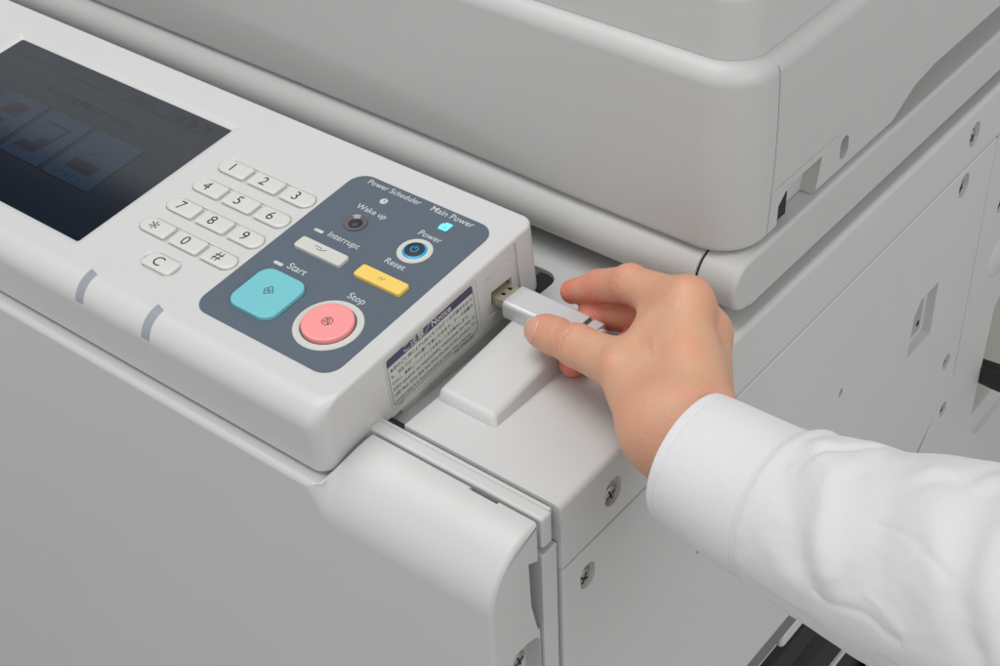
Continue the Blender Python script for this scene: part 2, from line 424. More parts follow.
rings.append(body_ring(ZT - .12, RT + .04)); rings.append(body_ring(ZT - .12, 1.6))
loft(t, rings)
# the tilted-in shade band fades to the right
sb = obj('scanner_body', t, PB, cop, ang=50)
c = bm_new()
# curved seam on the right side
pts = []
n = 14
sy = lambda z: 15.25 + 0.25 * math.sin((z - 3.4) / 8.7 * math.pi)
zz = [3.0 + 9.4 * k / n for k in range(n + 1)]
pts = [(sy(z), z) for z in zz] + [(sy(z) + 0.06, z) for z in reversed(zz)]
prism(c, pts, -0.62, 1, 'yzx')
# side pocket with vents
prism(c, [(16.1, 3.0), (16.15, 4.6), (16.9, 5.25), (19.75, 5.25), (19.3, 3.0)], -1.25, 1, 'yzx')
pocket(c, 21.8, 4.45, .38, .7, .4, -0.5)
prism(c, [(15.8, 5.62), (21, 5.66), (21, 5.68), (15.8, 5.66)], -0.56, 1, 'yzx')
# finger undercut
pts = [(25.6, 3.0), (26.3, 3.5), (27.4, 4.05), (28.6, 4.6), (30.5, 4.85), (62, 4.9), (62, 3.0)]
prism(c, pts, -1.9, 1, 'yzx')
cut(sb, c)
t = bm_new()
box(t, (-1.6, 16.05, 3.75), (-0.60, 17.0, 4.9))
obj('vent_insert', t, BLACK, cop, wn=False)
# ---- lid
t = bm_new(); rings = []
for (z, i) in ((12.06, 1.0), (12.06, .72), (12.1, .66), (12.2, .62)): rings.append(body_ring(z, i, 2.3, y0=13.0))
for k in range(9):
    a = math.pi / 2 * k / 8; rings.append(body_ring(15.1 - .6 + .6 * math.sin(a), .75 + .6 * (1 - math.cos(a)), 2.3, y0=13.0))
rings.append(body_ring(15.1, 2.0, 2.3, y0=13.0))
loft(t, rings); obj('scanner_lid', t, PB, cop, ang=50)

# unseen feeder-like block, added above the lid so the screen mirrors grey
t = bm_new(); box(t, (-75, 15.2, 15.0), (-18, 52, 24.5), 1.2, 6); obj('document_feeder', t, PB, cop, ang=50)

# ================================================================== control panel
TILT = math.radians(5.2975)
PM4 = Matrix.Translation((-9.0, 9.461, 3.75)) @ Matrix.Rotation(TILT, 4, 'X')     # local (u, v, h)
VF, VR = -13.35, 0.86
t = bm_new(); rings = []
RF, RO = 1.15, 0.17
hs = [0.0] + [-RO * (1 - math.cos(math.radians(a))) for a in (18, 36, 54, 72)] + [-0.17, -0.24, -0.34, -.46, -.6, -.76, -.94, -1.15, -2, -3.15]
for h in hs:
    iF = RF - math.sqrt(max(0, RF * RF - (RF - min(RF, -h)) ** 2)); iO = RO - math.sqrt(max(0, RO * RO - (RO - min(RO, -h)) ** 2))
    rings.append([(x, y, h) for x, y in rrect(-50, VF + iF, 0 - iO, VR - iO, [0.55 + .1 - iO, .01, .01, 0.75 - iO * .5], 10)])
def low(ring, d, h0): return [(x, y, h0 - 0.026 * (y - VF)) for x, y, h in ring]
rings.append([(x, y, -3.32 - 0.026 * (y - VF)) for x, y in rrect(-50, VF, 0, VR, [.65, .01, .01, .75], 10)])
rings.append([(x, y, -3.38 - 0.026 * (y - VF)) for x, y in rrect(-50, VF + .05, -0.05, VR - .05, [.6, .01, .01, .7], 10)])
loft(t, rings); bmesh.ops.transform(t, matrix=PM4, verts=t.verts)
cp = obj('control_panel', t, PL, cop, ang=40)
# openings
c = bm_new()
LU0, LU1, LV0, LV1 = -32.7, -16.7, -11.05, -1.32
rg = [[(x, y, h) for x, y in rrect(LU0 - e, LV0 - e * .8, LU1 + e, LV1 + e * .8, r, 4)] for e, h, r in ((0.0, -0.32, .12), (0, -0.14, .12), (0.1, -0.09, .2), (.42, 0.0, .3), (.55, 0.05, .35))]
loft(c, rg)
PX, PY = 2.05, 1.648
KX = [-14.2, -12.15, -10.1]; KY = [-3.55, -5.2, -6.85, -8.5]
for y in KY:
    loft(c, [[(x, yy, h) for x, yy in rrect(KX[0] - .93 - e, y - .52 - e, KX[2] + .93 + e, y + .52 + e, .52 + e, 8)] for e, h in ((0, -.12), (0.0, -.04), (.09, .0), (.12, .03))])
loft(c, [[(x, yy, h) for x, yy in rrect(KX[1] - 1.0 - e, -10.13 - .52 - e, KX[1] + 1.0 + e, -10.13 + .52 + e, .52 + e, 8)] for e, h in ((0, -.12), (0.02, -.05), (.16, .0), (.2, .03))])
bmesh.ops.transform(c, matrix=PM4, verts=c.verts)
# side recess for the port, socket
c2 = bm_new()
prism(c2, rrect(-2.95, -2.95, -0.62, -0.22, .12, 3), -0.10, 0.5, 'yzx')
prism(c2, rrect(-9.32, -3.30, -3.38, -0.27, .18, 4), -0.035, 0.5, 'yzx')
bmesh.ops.transform(c2, matrix=PM4, verts=c2.verts)
cut(cp, c)
cut(cp, c2)
c = bm_new(); box(c, (-11.5, 7.2, 0.98), (-8, 8.6, 1.72)); cut(cp, c)
for m in (BLACK,): cp.data.materials.append(m)

def loc_obj(name, bm, m, parent=cp, **k):
    bmesh.ops.transform(bm, matrix=PM4, verts=bm.verts); return obj(name, bm, m, parent, **k)
# lower hull of the panel under the face
t = bm_new(); box(t, (-50, -8.7, -5.6), (-0.1, 0.5, -3.2), 0.1, 3); loc_obj('panel_underside', t, PB)
t = bm_new(); box(t, (-12, 0.42, -2.6), (-8.02, 8.9, -0.85), 0.15, 3); obj('neck_cover', t, PB, cop)  # filler added so the gap beside the panel shades grey

for lo_, hi_ in (((-9.9, 8.95, -3), (-8.45, 12.0, -0.22)), ((-8.98, -0.03, -3), (-7.6, 0.40, -0.45))):
    t = bm_new(); box(t, lo_, hi_); obj('well_insert', t, BLACK, cop, wn=False)  # black blocks stand in for the shade down the two holes
# port surround ridge
t = bm_new(); box(t, (-0.1, -2.75, -3.22), (-0.01, -0.95, -3.02), .03, 2); loc_obj('port_sill', t, PL)
# socket insides
t = bm_new(); box(t, (-11.3, 7.24, 1.02), (-9.25, 8.56, 1.2)); obj('usb_socket', t, BLACK, cp, wn=False)
t = bm_new()
fx = -9.17
for (a, bb, zz0, zz1) in ((7.22, 7.30, 1.0, 1.70), (8.50, 8.58, 1.0, 1.70)): box(t, (fx - 1.0, a, zz0), (fx, bb, zz1))
box(t, (fx - 1, 7.22, 1.66), (fx, 8.58, 1.71)); box(t, (fx - 1, 7.22, .985), (fx, 8.58, 1.02))
obj('socket_shell', t, STEEL, cp, wn=False)
# embossed port symbol
t = bm_new()
def bar(bm, p, q, wd, h0, h1, mi=0):
    p = Vector(p); q = Vector(q); d = (q - p).normalized(); n = Vector((-d.y, d.x)) * wd / 2
    prism(bm, [p - n, q - n, q + n, p + n], h0, h1, 'xyz', mi=mi)
bar(t, (-2.6, -.95), (-1.0, -.95), .035, 0, .02); bar(t, (-2.35, -.95), (-2.0, -.75), .03, 0, .02); bar(t, (-2.0, -.75), (-1.6, -.75), .03, 0, .02)
bar(t, (-2.0, -.95), (-1.7, -1.13), .03, 0, .02); bar(t, (-1.7, -1.13), (-1.3, -1.13), .03, 0, .02)
lathe(t, [(.08, 0), (.08, .02)], (-2.6, -.95, 0), n=16); prism(t, [(-1.05, -.87), (-.88, -.95), (-1.05, -1.03)], 0, .02)
FACE = PM4 @ Matrix(((0, 0, 1, -0.105), (1, 0, 0, 0), (0, 1, 0, 0), (0, 0, 0, 1)))    # (a=v, b=h, c=out)
bmesh.ops.transform(t, matrix=FACE, verts=t.verts); obj('port_symbol', t, PL, cp, wn=False)

# notice label
FL = PM4 @ Matrix(((0, 0, 1, -0.030), (1, 0, 0, 0), (0, 1, 0, 0), (0, 0, 0, 1)))
t = bm_new(); prism(t, rrect(-9.25, -3.25, -3.45, -0.32, .2, 5), 0, .012)
a0, a1, b0, b1 = -9.12, -3.62, -3.0, -0.42
prism(t, rrect(a0, b1 - .42, a1, b1, [.16, .16, .001, .001], 4), .013, .018, mi=1)
for p, q_ in (((a0, b0 + .15), (a0, b1 - .42)), ((a1, b0 + .2), (a1, b1 - .42)), ((a0 + .15, b0), (a1 - .15, b0)), ((a0, b0 + .15), (a0 + .15, b0)), ((a1, b0 + .2), (a1 - .15, b0))):
    bar(t, p, q_, .03, .013, .017, mi=2)
def T(bm, s, x0, x1, y, h=.018, mi=2, **k):
    tb = fit_text(s, x0, x1, y, **k)
    for v in tb.verts: v.co.z += h
    join(bm, tb, mi)
T(t, 'ご注意／Notice', -8.05, -5.05, b1 - .33, .020, mi=3, offset=.012)
lines = [('本機のご使用によりUSBメモリのデータが損なわれて', .30), ('も、当社では一切の責任を負いかねます。データ保護の', .30), ('ために、事前にバックアップを取ることをお勧めします。', .30),
         ('RISO assumes no responsibility whatsoever for loss of', .28), ('USB Flash drive data loss from the use of this product. To', .28), ('protect data, it is recommended to always make a backup.', .28)]
y = b1 - .42
for i, (s, dy) in enumerate(lines):
    y -= .345 if i < 3 else .335
    T(t, s, a0 + .12, a1 - (.12 if i % 3 != 2 else .45), y, offset=.012)
T(t, '- NAP -', a0 + .2, a0 + .65, b0 - .15, offset=.01); T(t, '093-37008-001', a1 - 1.6, a1 - .35, b0 - .16, offset=.01)
bmesh.ops.transform(t, matrix=FL, verts=t.verts); lb = obj('notice_label', t, [PAPER, NAVY, TXT, WINK], cp, wn=False, smooth=False)
lb['label'] = 'white notice sticker with a dark blue header beside the port'

# slate overlay with its printed words
t = bm_new(); prism(t, rrect(-8.72, -11.42, -0.74, -0.70, .85, 10), 0.0, 0.022)
def TP(s, x0, x1, y, **k): T(t, s, x0, x1, y, .026, 1, offset=.006, **k)
TP('Power Scheduler', -7.88, -4.80, -1.17); TP('Main Power', -4.16, -1.78, -1.17)
TP('Wake up', -7.18, -5.46, -2.76); TP('Power', -3.55, -2.32, -2.72); TP('Interrupt', -6.9, -5.12, -4.92); TP('Reset', -3.58, -2.5, -4.92)
TP('Start', -6.95, -5.92, -7.44); TP('Stop', -3.42, -2.5, -7.46)
lathe(t, [(.19, .024), (.19, .027)], (-6.34, -1.78, 0), n=24, mi=1)
bar(t, (-6.34, -1.78), (-6.34, -1.65), .035, .028, .030, 0); bar(t, (-6.34, -1.78), (-6.25, -1.78), .035, .028, .030, 0)
prism(t, rrect(-7.68, -4.95, -7.18, -4.78, .03, 2), .024, .027, mi=1); prism(t, rrect(-7.68, -7.52, -7.18, -7.34, .03, 2), .024, .027, mi=1)
bmesh.ops.translate(t, vec=(-.22, .06, 0), verts=t.verts); loc_obj('button_overlay', t, [SLATE, WINK], wn=False, smooth=False)
# lit main power lamp
t = bm_new(); 
ledp = [(-3.10, -1.82), (-3.02, -1.76), (-3.13, -1.68), (-3.01, -1.66), (-3.07, -1.54), (-2.95, -1.58), (-2.93, -1.45), (-2.58, -1.45), (-2.58, -1.88), (-2.62, -1.95), (-2.95, -1.95), (-3.0, -2.0), (-3.02, -1.90)]
prism(t, [(x - .13, y) for x, y in ledp], .026, .034)
t3 = bm_new(); lathe(t, [(.10, .034), (.10, .037)], (-2.94, -1.76, 0), n=20, mi=1); lathe(t, [(.075, .037), (.075, .040)], (-2.94, -1.76, 0), n=20, mi=0); bar(t, (-2.94, -1.80), (-2.94, -1.70), .03, .040, .043, 1)
bmesh.ops.translate(t, vec=(-.10, .06, 0), verts=t.verts); loc_obj('power_lamp', t, [CYANLED, BLUELED], wn=False, smooth=False)['label'] = 'lit cyan lamp'

# keypad
def key(x, y, s, rl, rr_, wx=.905):
    t = bm_new(); rg = []
    for e, h in ((0, -.12), (0, .02), (.03, .05), (.08, .068), (.16, .075)):
        rl2, rr2 = max(.05, rl - e), max(.05, rr_ - e)
        rg.append([(a, c_, h) for a, c_ in rrect(x - wx + e, y - .455 + e, x + wx - e, y + .455 - e, [rr2, rl2, rl2, rr2], 6)])
    loft(t, rg)
    tb = text_bm(s, .80 if s != '*' else 1.15, 'CENTER')
    ys_ = [v.co.y for v in tb.verts]; cy = (min(ys_) + max(ys_)) / 2
    for v in tb.verts: v.co = Vector((v.co.x + x - .12, v.co.y - cy + y + .0, v.co.z + .079))
    join(t, tb, 1)
    return loc_obj('keypad_key', t, [KEYM, INK], wn=False)
for r, row in enumerate(('123', '456', '789', '*0#')):
    for k_, ch in enumerate(row):
        o = key(KX[k_], KY[r], ch, .44 if k_ == 0 else .14, .44 if k_ == 2 else .14)
        o['label'] = 'white key marked ' + {'*': 'with a star', '#': 'with a hash'}.get(ch, ch); o['group'] = 'keypad keys'
o = key(KX[1], -10.13, 'C', .16, .16, .90); o['label'] = 'white key marked C'; o['group'] = 'keypad keys'

# big buttons
def pad(name, x0, y0, x1, y1, r, hh, m, br=.08, n=8, extra=None, mats=None, sk=0.0):
    t = bm_new(); rg = []
    for e, h in ((0, 0.0), (0, hh - br), (br * .08, hh - br * .6), (br * .35, hh - br * .2), (br, hh)):
        rg.append([(a, b_, h) for a, b_ in rrect(x0 + e, y0 + e, x1 - e, y1 - e, max(.02, r - e), n)])
    loft(t, rg)
    if extra: extra(t, hh)
    return loc_obj(name, t, mats or [m, INK])
def dia(t, h):
    cx, cy, a_, b2 = -6.57, -9.0, .24, .27
    P = [(cx - a_, cy), (cx - .05, cy + b2), (cx + a_, cy), (cx - .05, cy - b2)]
    for i in range(4): bar(t, P[i], P[(i + 1) % 4], .035, h + .001, h + .004, 1)
    Q = [(cx - .09, cy - .1), (cx - .09, cy + .1), (cx + .07, cy - .1), (cx + .07, cy + .1)]
    for i in range(3): bar(t, Q[i], Q[i + 1], .03, h + .005, h + .008, 1)
b_ = pad('start_button', -7.83, -10.42, -5.27, -7.82, .62, .21, CYAN, .07, 10, dia)
b_['label'] = 'large rounded turquoise start button'
pad('interrupt_button', -7.86, -6.22, -5.14, -5.50, .14, .20, IVORY, .07, 5,
    lambda t, h: [bar(t, (-6.95, -5.76), (-6.6, -5.76), .03, h + .001, h + .003, 1), bar(t, (-6.75, -5.9), (-6.45, -5.9), .03, h + .001, h + .003, 1), bar(t, (-6.45, -5.9), (-6.25, -5.75), .03, h + .004, h + .006, 1), bar(t, (-6.6, -5.76), (-6.5, -5.83), .03, h + .004, h + .006, 1)])['label'] = 'ivory bar shaped interrupt button'
pad('reset_button', -4.32, -6.25, -1.72, -5.50, .14, .20, YEL, .07, 5,
    lambda t, h: [bar(t, (-3.15, -5.95), (-3.02, -5.78), .03, h + .001, h + .003, 1), bar(t, (-2.98, -5.95), (-2.85, -5.78), .03, h + .001, h + .003, 1)])['label'] = 'yellow bar shaped reset button'
def ring(bm, r0, r1, h0, h1, cx, cy, n=56, mi=0, rim=.03):
    lathe(bm, [(r0, h0), (r0, h1 - rim), (r0 + rim, h1), (r1 - rim, h1), (r1, h1 - rim), (r1, h0), (r0, h0 - .001)], (cx, cy, 0), n=n, mi=mi)
def ring2(bm, r0, r1, h0, h1, cx, cy, n=56, mi=0):
    t = bm_new(); rings = []
    for (r, h) in ((r0, h0), (r0, h1), (r1 - .03, h1), (r1, h1 - .03), (r1, h0)):
        rings.append([(cx + r * math.cos(2 * math.pi * k / n), cy + r * math.sin(2 * math.pi * k / n), h) for k in range(n)])
    loft(t, rings, False, False); join(bm, t, mi)
SXc, SYc = -3.10, -9.09
t = bm_new(); ring2(t, 1.20, 1.50, .0, .06, SXc, SYc); loc_obj('stop_button_ring', t, IVORY)
t = bm_new()
lathe(t, [(1.12, 0.0), (1.12, .17), (1.11, .22), (1.07, .245), (1.0, .255)], (SXc, SYc, 0), n=56)
h = .256
for r in (.23,):
    n = 28
    for k in range(n):
        a, a2 = 2 * math.pi * k / n, 2 * math.pi * (k + 1) / n
        bar(t, (SXc + r * math.cos(a), SYc + r * math.sin(a)), (SXc + r * math.cos(a2), SYc + r * math.sin(a2)), .032, h, h + .003, 1)
P = [(SXc + .17 * math.cos(a), SYc + .17 * math.sin(a)) for a in (math.pi / 2, math.pi * 7 / 6, -math.pi / 6)]
for i in range(3): bar(t, P[i], P[(i + 1) % 3], .028, h + .004, h + .006, 1)
bar(t, (SXc - .16, SYc + .16), (SXc + .16, SYc - .16), .028, h + .007, h + .009, 1)
loc_obj('stop_button', t, [PINK, INK])['label'] = 'round pink stop button'
# power button
cx, cy = -3.12, -3.60
t = bm_new(); ring2(t, .55, .80, 0, .05, cx, cy); loc_obj('power_button_ring', t, IVORY)
t = bm_new(); lathe(t, [(.53, 0), (.53, .06), (.45, .10)], (cx, cy, 0), n=40, mi=1); lathe(t, [(.455, .08), (.45, .125), (.41, .135)], (cx, cy, 0), n=40, mi=0)
for k in range(22):
    a, a2 = math.pi / 2 + .5 + (2 * math.pi - 1.0) * k / 22, math.pi / 2 + .5 + (2 * math.pi - 1.0) * (k + 1) / 22
    bar(t, (cx + .17 * math.cos(a), cy + .17 * math.sin(a)), (cx + .17 * math.cos(a2), cy + .17 * math.sin(a2)), .045, .137, .141, 1)
bar(t, (cx, cy + .04), (cx, cy + .23), .045, .137, .141, 1)
loc_obj('power_button', t, [INK, BLUELED], wn=False)['label'] = 'black power button with a glowing blue rim'
# wake up sensor
cx, cy = -6.60, -3.56
t = bm_new(); lathe(t, [(.54, 0), (.54, .09), (.48, .14), (.40, .10), (.30, .03), (.28, .028)], (cx, cy, 0), n=40)
lathe(t, [(.30, .02), (.29, .06), (.22, .11), (.12, .135), (.02, .14)], (cx, cy, 0), n=40, mi=1)
loc_obj('wake_up_button', t, [SMOKE, INK])['label'] = 'smoky dark round button with a raised rim'
# indicator slots on the rounded front edge
for u0 in (-14.5, -10.22):
    t = bm_new(); rings = []
    for k in range(13):
        a = math.radians(2 + 74 * k / 12); r = RF + .012
        if k == 0: rings.append([(u0, VF + RF + .16, .012), (u0 + .50, VF + RF + .02, .012)])
        rings.append([(u0 + .02 * math.sin(a), VF + RF - r * math.sin(a), -RF + r * math.cos(a)), (u0 + .50, VF + RF - r * math.sin(a), -RF + r * math.cos(a))])
    loft(t, rings, False, False, closed=False); loc_obj('indicator_window', t, SLOT, wn=False)
    # little embossed mark above it
    t = bm_new(); prism(t, [(u0 + .1, -11.65), (u0 + .45, -11.65), (u0 + .28, -11.35)], .0, .008); loc_obj('embossed_mark', t, PL, wn=False)

# LCD
LCD = bpy.data.materials.new('lcd_glass'); LCD.use_nodes = True
bb = LCD.node_tree.nodes['Principled BSDF']; bb.inputs['Base Color'].default_value = (.006, .010, .018, 1); bb.inputs['Roughness'].default_value = .16
bb.inputs['Specular IOR Level'].default_value = .95; bb.inputs['IOR'].default_value = 1.75; bb.inputs['Emission Color'].default_value = (.1, .2, .5, 1); bb.inputs['Emission Strength'].default_value = .008
LB = mat('lcd_button', (.008, .020, .040), .16, spec=.95, emis=(.15, .35, .8), es=.012); LD = mat('lcd_icon', (.006, .006, .018), .2, spec=.8); LE = mat('lcd_line', (.002, .003, .005), .2, spec=.8)
t = bm_new(); prism(t, [(LU0 - .05, LV0 - .05), (LU1 + .05, LV0 - .05), (LU1 + .05, LV1 + .05), (LU0 - .05, LV1 + .05)], -.31, -.17)
hz = -.168
def lb_btn(x0, x1, y0, y1):
    prism(t, rrect(x0 - .05, y0 - .07, x1 + .05, y1 + .05, .08, 2), hz, hz + .002, mi=4); prism(t, rrect(x0, y0, x1, y1, .08, 2), hz + .003, hz + .005, mi=1)
BX = [(-25.05, -22.35), (-28.05, -25.3), (-22.1, -19.4), (-31, -28.3)]
loc_obj_l = None
SCR = t
lb_btn(-25.95, -22.95, -8.35, -4.72); lb_btn(-22.62, -19.25, -8.38, -4.72); lb_btn(-29.3, -26.3, -8.3, -4.72)
# copy icon, scan icon, left icon
def poly(p, h, mi): prism(t, p, h, h + .002, mi=mi)
poly([(-25.5, -7.75), (-24.0, -7.75), (-23.7, -5.5), (-25.4, -5.5)], hz + .006, 3)
poly([(-25.45, -7.2), (-24.7, -7.2), (-24.6, -6.7), (-24.1, -6.6), (-23.85, -5.65), (-25.35, -5.65)], hz + .009, 1)
poly([(-21.85, -7.55), (-20.1, -7.55), (-20.1, -6.8), (-21.85, -6.8)], hz + .006, 3); bar(t, (-21.8, -6.7), (-20.5, -5.6), .06, hz + .006, hz + .008, 3)
poly([(-28.6, -6.2), (-27.2, -6.2), (-27.0, -5.3), (-28.2, -5.3)], hz + .006, 3); poly([(-28.5, -7.3), (-27.6, -7.3), (-27.5, -6.6), (-28.4, -6.6)], hz + .006, 3)
T(t, 'コピー', -25.6, -24.5, -8.12, hz + .007, 3); T(t, 'スキャナー', -22.2, -20.3, -8.12, hz + .007, 3)
T(t, 'サービスを選択してください', -27.9, -21.2, -3.85, hz + .003, 4)
bar(t, (-32, -2.3), (-16.8, -2.3), .04, hz, hz + .002, 4); prism(t, rrect(-23.6, -2.15, -20.5, -1.6, .05, 2), hz, hz + .002, mi=5); T(t, '印刷状況', -23.2, -21.6, -2.05, hz + .004, 4)
prism(t, rrect(-31.2, -2.1, -29, -1.5, .05, 2), hz, hz + .002, mi=5)
for x in (-19.9, -19.0, -18.1): prism(t, rrect(x, -2.15, x + .45, -1.7, .08, 2), hz, hz + .002, mi=4)
LB2 = mat('lcd_tab', (.008, .015, .028), .16, spec=.95)
for m_ in (LB, LD, LE, LB2):
    b_ = m_.node_tree.nodes['Principled BSDF']; b_.inputs['IOR'].default_value = 1.75; b_.inputs['Roughness'].default_value = .16; b_.inputs['Specular IOR Level'].default_value = .95
loc_obj('display_screen', t, [LCD, LB, SLATE, LD, LE, LB2], wn=False, smooth=False)

# ================================================================== USB stick (held in the hand, pushed into the port)
usb = empty('usb_flash_drive', (-6.5, 7.7, 0.8), 'silver USB flash drive held between thumb and fingers and plugged into the side port', 'usb drive')
UY0, UY1, UZ0, UZ1 = 6.98, 8.5, 0.78, 1.72
t = bm_new(); box(t, (-9.6, 7.32, 1.02), (-8.3, 8.47, 1.47), .03, 2)
plug = obj('plug', t, [GOLD, BLACK], usb)
c = bm_new()
for y in (7.62, 8.08): box(c, (-8.95, y, 1.40), (-8.73, y + .18, 2))
box(c, (-9.7, 7.36, 1.06), (-9.0, 8.43, 1.43)); cut(plug, c)
plug.data.materials.clear(); plug.data.materials.append(GOLD); plug.data.materials.append(BLACK)
t = bm_new(); box(t, (-9.6, 7.36, 1.06), (-8.4, 8.43, 1.22)); box(t, (-9.0, 7.4, 1.2), (-8.4, 8.4, 1.43)); obj('plug_core', t, BLACK, usb, wn=False)
t = bm_new()
rg = []
for x, e in ((-8.40, .14), (-8.38, .07), (-8.33, .02), (-8.27, 0), (-4.74, 0), (-4.70, .03), (-4.70, .12)):
    rg.append([(x, a, b_) for a, b_ in rrect(UY0 + e, UZ0 + e, UY1 - e, UZ1 - e, .2, 5)])
loft(t, rg)
for (y, dx) in ((0, 0), (0, .22)):
    box(t, (-7.72 + dx, UY0 - .012, 1.12), (-7.62 + dx, UY0 + .05, 1.22), .01, 1); box(t, (-7.70 + dx, UY0 - .01, .95), (-7.64 + dx, UY0 + .05, 1.08), .008, 1)
obj('stick_body', t, ALU, usb, ang=40)
t = bm_new(); box(t, (-4.75, UY0 + .12, UZ0 + .12), (-4.45, UY1 - .12, UZ1 - .14)); obj('seam_ring', t, DARK, usb, wn=False)
t = bm_new()
rg = []
for x, e in ((-4.50, .1), (-4.48, .03), (-4.0, .03), (-3.96, .06), (-3.94, .14)):
    rg.append([(x, a, b_) for a, b_ in rrect(UY0 + e, UZ0 + e, UY1 - e, UZ1 - .02 - e, .16, 5)])
loft(t, rg); obj('end_cap', t, ALU, usb, ang=40)
t = bm_new(); lathe(t, [(.40, 0), (.40, .16), (.34, .22), (.2, .22)], (-3.96, 7.75, 1.24), 'x', 32, sx=1.6, sy=1); obj('cap_lens', t, CLEAR, usb)
# white strap end of the stick behind the hand
t = bm_new(); box(t, (-3.9, 7.7, 1.1), (-1.5, 7.95, 1.2), .04, 2); obj('strap', t, PL, usb)

# ================================================================== the person: hand and forearm
person = empty('person', (5, 3, 0), 'person in a white shirt, reaching in from the right to hold the USB flash drive', 'person')
V = lambda *a: np.array(a, np.float32)
HAND = {}
HAND['I4'] = V(-6.48, 9.54, 1.50); HAND['I3'] = V(-5.06, 9.55, 2.44); HAND['I2'] = V(-3.23, 9.11, 3.58); HAND['I1'] = V(0.09, 8.21, 4.67); HAND['M3'] = V(-5.27, 9.41, 0.88); HAND['M2'] = V(-2.93, 9.74, 1.70); HAND['M1'] = V(0.74, 8.84, 3.00); HAND['R4'] = V(-2.52, 7.01, 1.18); HAND['R3'] = V(-2.92, 8.73, 0.74); HAND['R2'] = V(-1.22, 9.00, 1.38); HAND['R1'] = V(1.04, 8.38, 2.00); HAND['P4'] = V(-0.69, 6.58, 0.90); HAND['P3'] = V(-1.08, 7.96, 0.60); HAND['P2'] = V(-0.00, 8.37, 1.07); HAND['P1'] = V(1.42, 7.79, 1.13); HAND['T4'] = V(-5.57, 6.10, 1.97); HAND['T3'] = V(-3.36, 5.61, 2.61); HAND['T2'] = V(-0.81, 5.11, 3.11); HAND['T1'] = V(2.28, 3.30, 3.05); HAND['W'] = V(3.19, 3.40, 3.06); HAND['W2'] = V(6.99, 2.48, 3.27); HAND['C0'] = V(4.15, 2.40, 3.09); HAND['C1'] = V(8.04, 2.08, 3.17); HAND['C2'] = V(11.32, 1.61, 3.91); HAND['C3'] = V(15.06, 0.91, 5.17); HAND['C4'] = V(19.77, -0.36, 6.72); HAND['C5'] = V(23.96, -1.64, 8.52); HAND['M4'] = V(-4.25, 6.50, 0.62)
def rcone(P, a, b, ra, rb):
    ba = b - a; l2 = float(ba @ ba); h = np.clip(((P - a) @ ba) / l2, 0, 1)
    d = P - a - h[..., None] * ba
    return np.sqrt((d * d).sum(-1)) - (ra + (rb - ra) * h)
def smin(a, b, k):
    h = np.maximum(k - np.abs(a - b), 0) / k; return np.minimum(a, b) - h * h * h * k / 6
def hand_sdf(P):
    H = HAND
    def chain(names, rs, k=.25):
        d = None
        for i in range(len(names) - 1):
            e = rcone(P, H[names[i]], H[names[i + 1]], rs[i], rs[i + 1]); d = e if d is None else smin(d, e, k)
        return d
    W = H['W']
    f1 = chain(['I4', 'I3', 'I2', 'I1'], [.54, .69, .80, .90]); f2 = chain(['M4', 'M3', 'M2', 'M1'], [.56, .66, .76, .92])
    f3 = chain(['R4', 'R3', 'R2', 'R1'], [.55, .62, .72, .85]); f4 = chain(['P4', 'P3', 'P2', 'P1'], [.5, .56, .62, .8])
    th = chain(['T4', 'T3', 'T2', 'T1'], [.64, .86, 1.02, 1.5], .4)
    pad = rcone(P, H['T4'] + V(.35, .1, .05), H['T4'] + V(.8, .05, .1), .74, .78); th = smin(th, pad, .5)
    palm = rcone(P, H['I1'], W + V(0, .5, .3), .9, 1.5)
    for n_, r0, off in (('M1', .92, (0, .6, 0)), ('R1', .9, (0, .4, -.5)), ('P1', .85, (0, 0, -.8))):
        palm = smin(palm, rcone(P, H[n_], W + V(*off), r0, 1.45), 1.1)
    palm = smin(palm, rcone(P, H['I1'], H['M1'], .92, .88), .6); palm = smin(palm, rcone(P, H['I1'], H['P1'], .75, .7), .7)
    palm = smin(palm, rcone(P, H['T1'], W, 1.55, 1.65), 1.2)
    palm = smin(palm, rcone(P, W, H['W2'], 1.75, 1.8), 1.5)
    # web between thumb and index
    web = rcone(P, H['T2'] * .6 + H['T1'] * .4, H['I1'] * .62 + H['I2'] * .1 + W * .28, .75, .7)
    web2 = rcone(P, H['T2'] * .76 + H['I1'] * .24, H['I1'] * .52 + H['I2'] * .48 + V(-.35, .45, -.45), .5, .45)
    palm = smin(palm, rcone(P, H['T2'] * .48 + H['I1'] * .52 + V(.1, .0, .05), W * .5 + H['I1'] * .5, .85, 1.0), 1.2)
    palm = smin(palm, web, 1.0); palm = smin(palm, web2, 1.3)
    d = smin(palm, th, 1.0)
    fi = smin(f2, smin(f3, f4, .12), .12)
    d = smin(smin(d, f1, 1.0), fi, .40)
    # knuckles
    for n_, r, o_ in (('I1', .5, (.12, -.1, .62)), ('M1', .5, (.3, .0, .62)), ('I2', .42, (0, -.02, .42)), ('T2', .5, (.1, -.55, .55))):
        c_ = H[n_] + V(*o_); e = np.sqrt(((P - c_) ** 2).sum(-1)) - r; d = smin(d, e, .7)
    return d
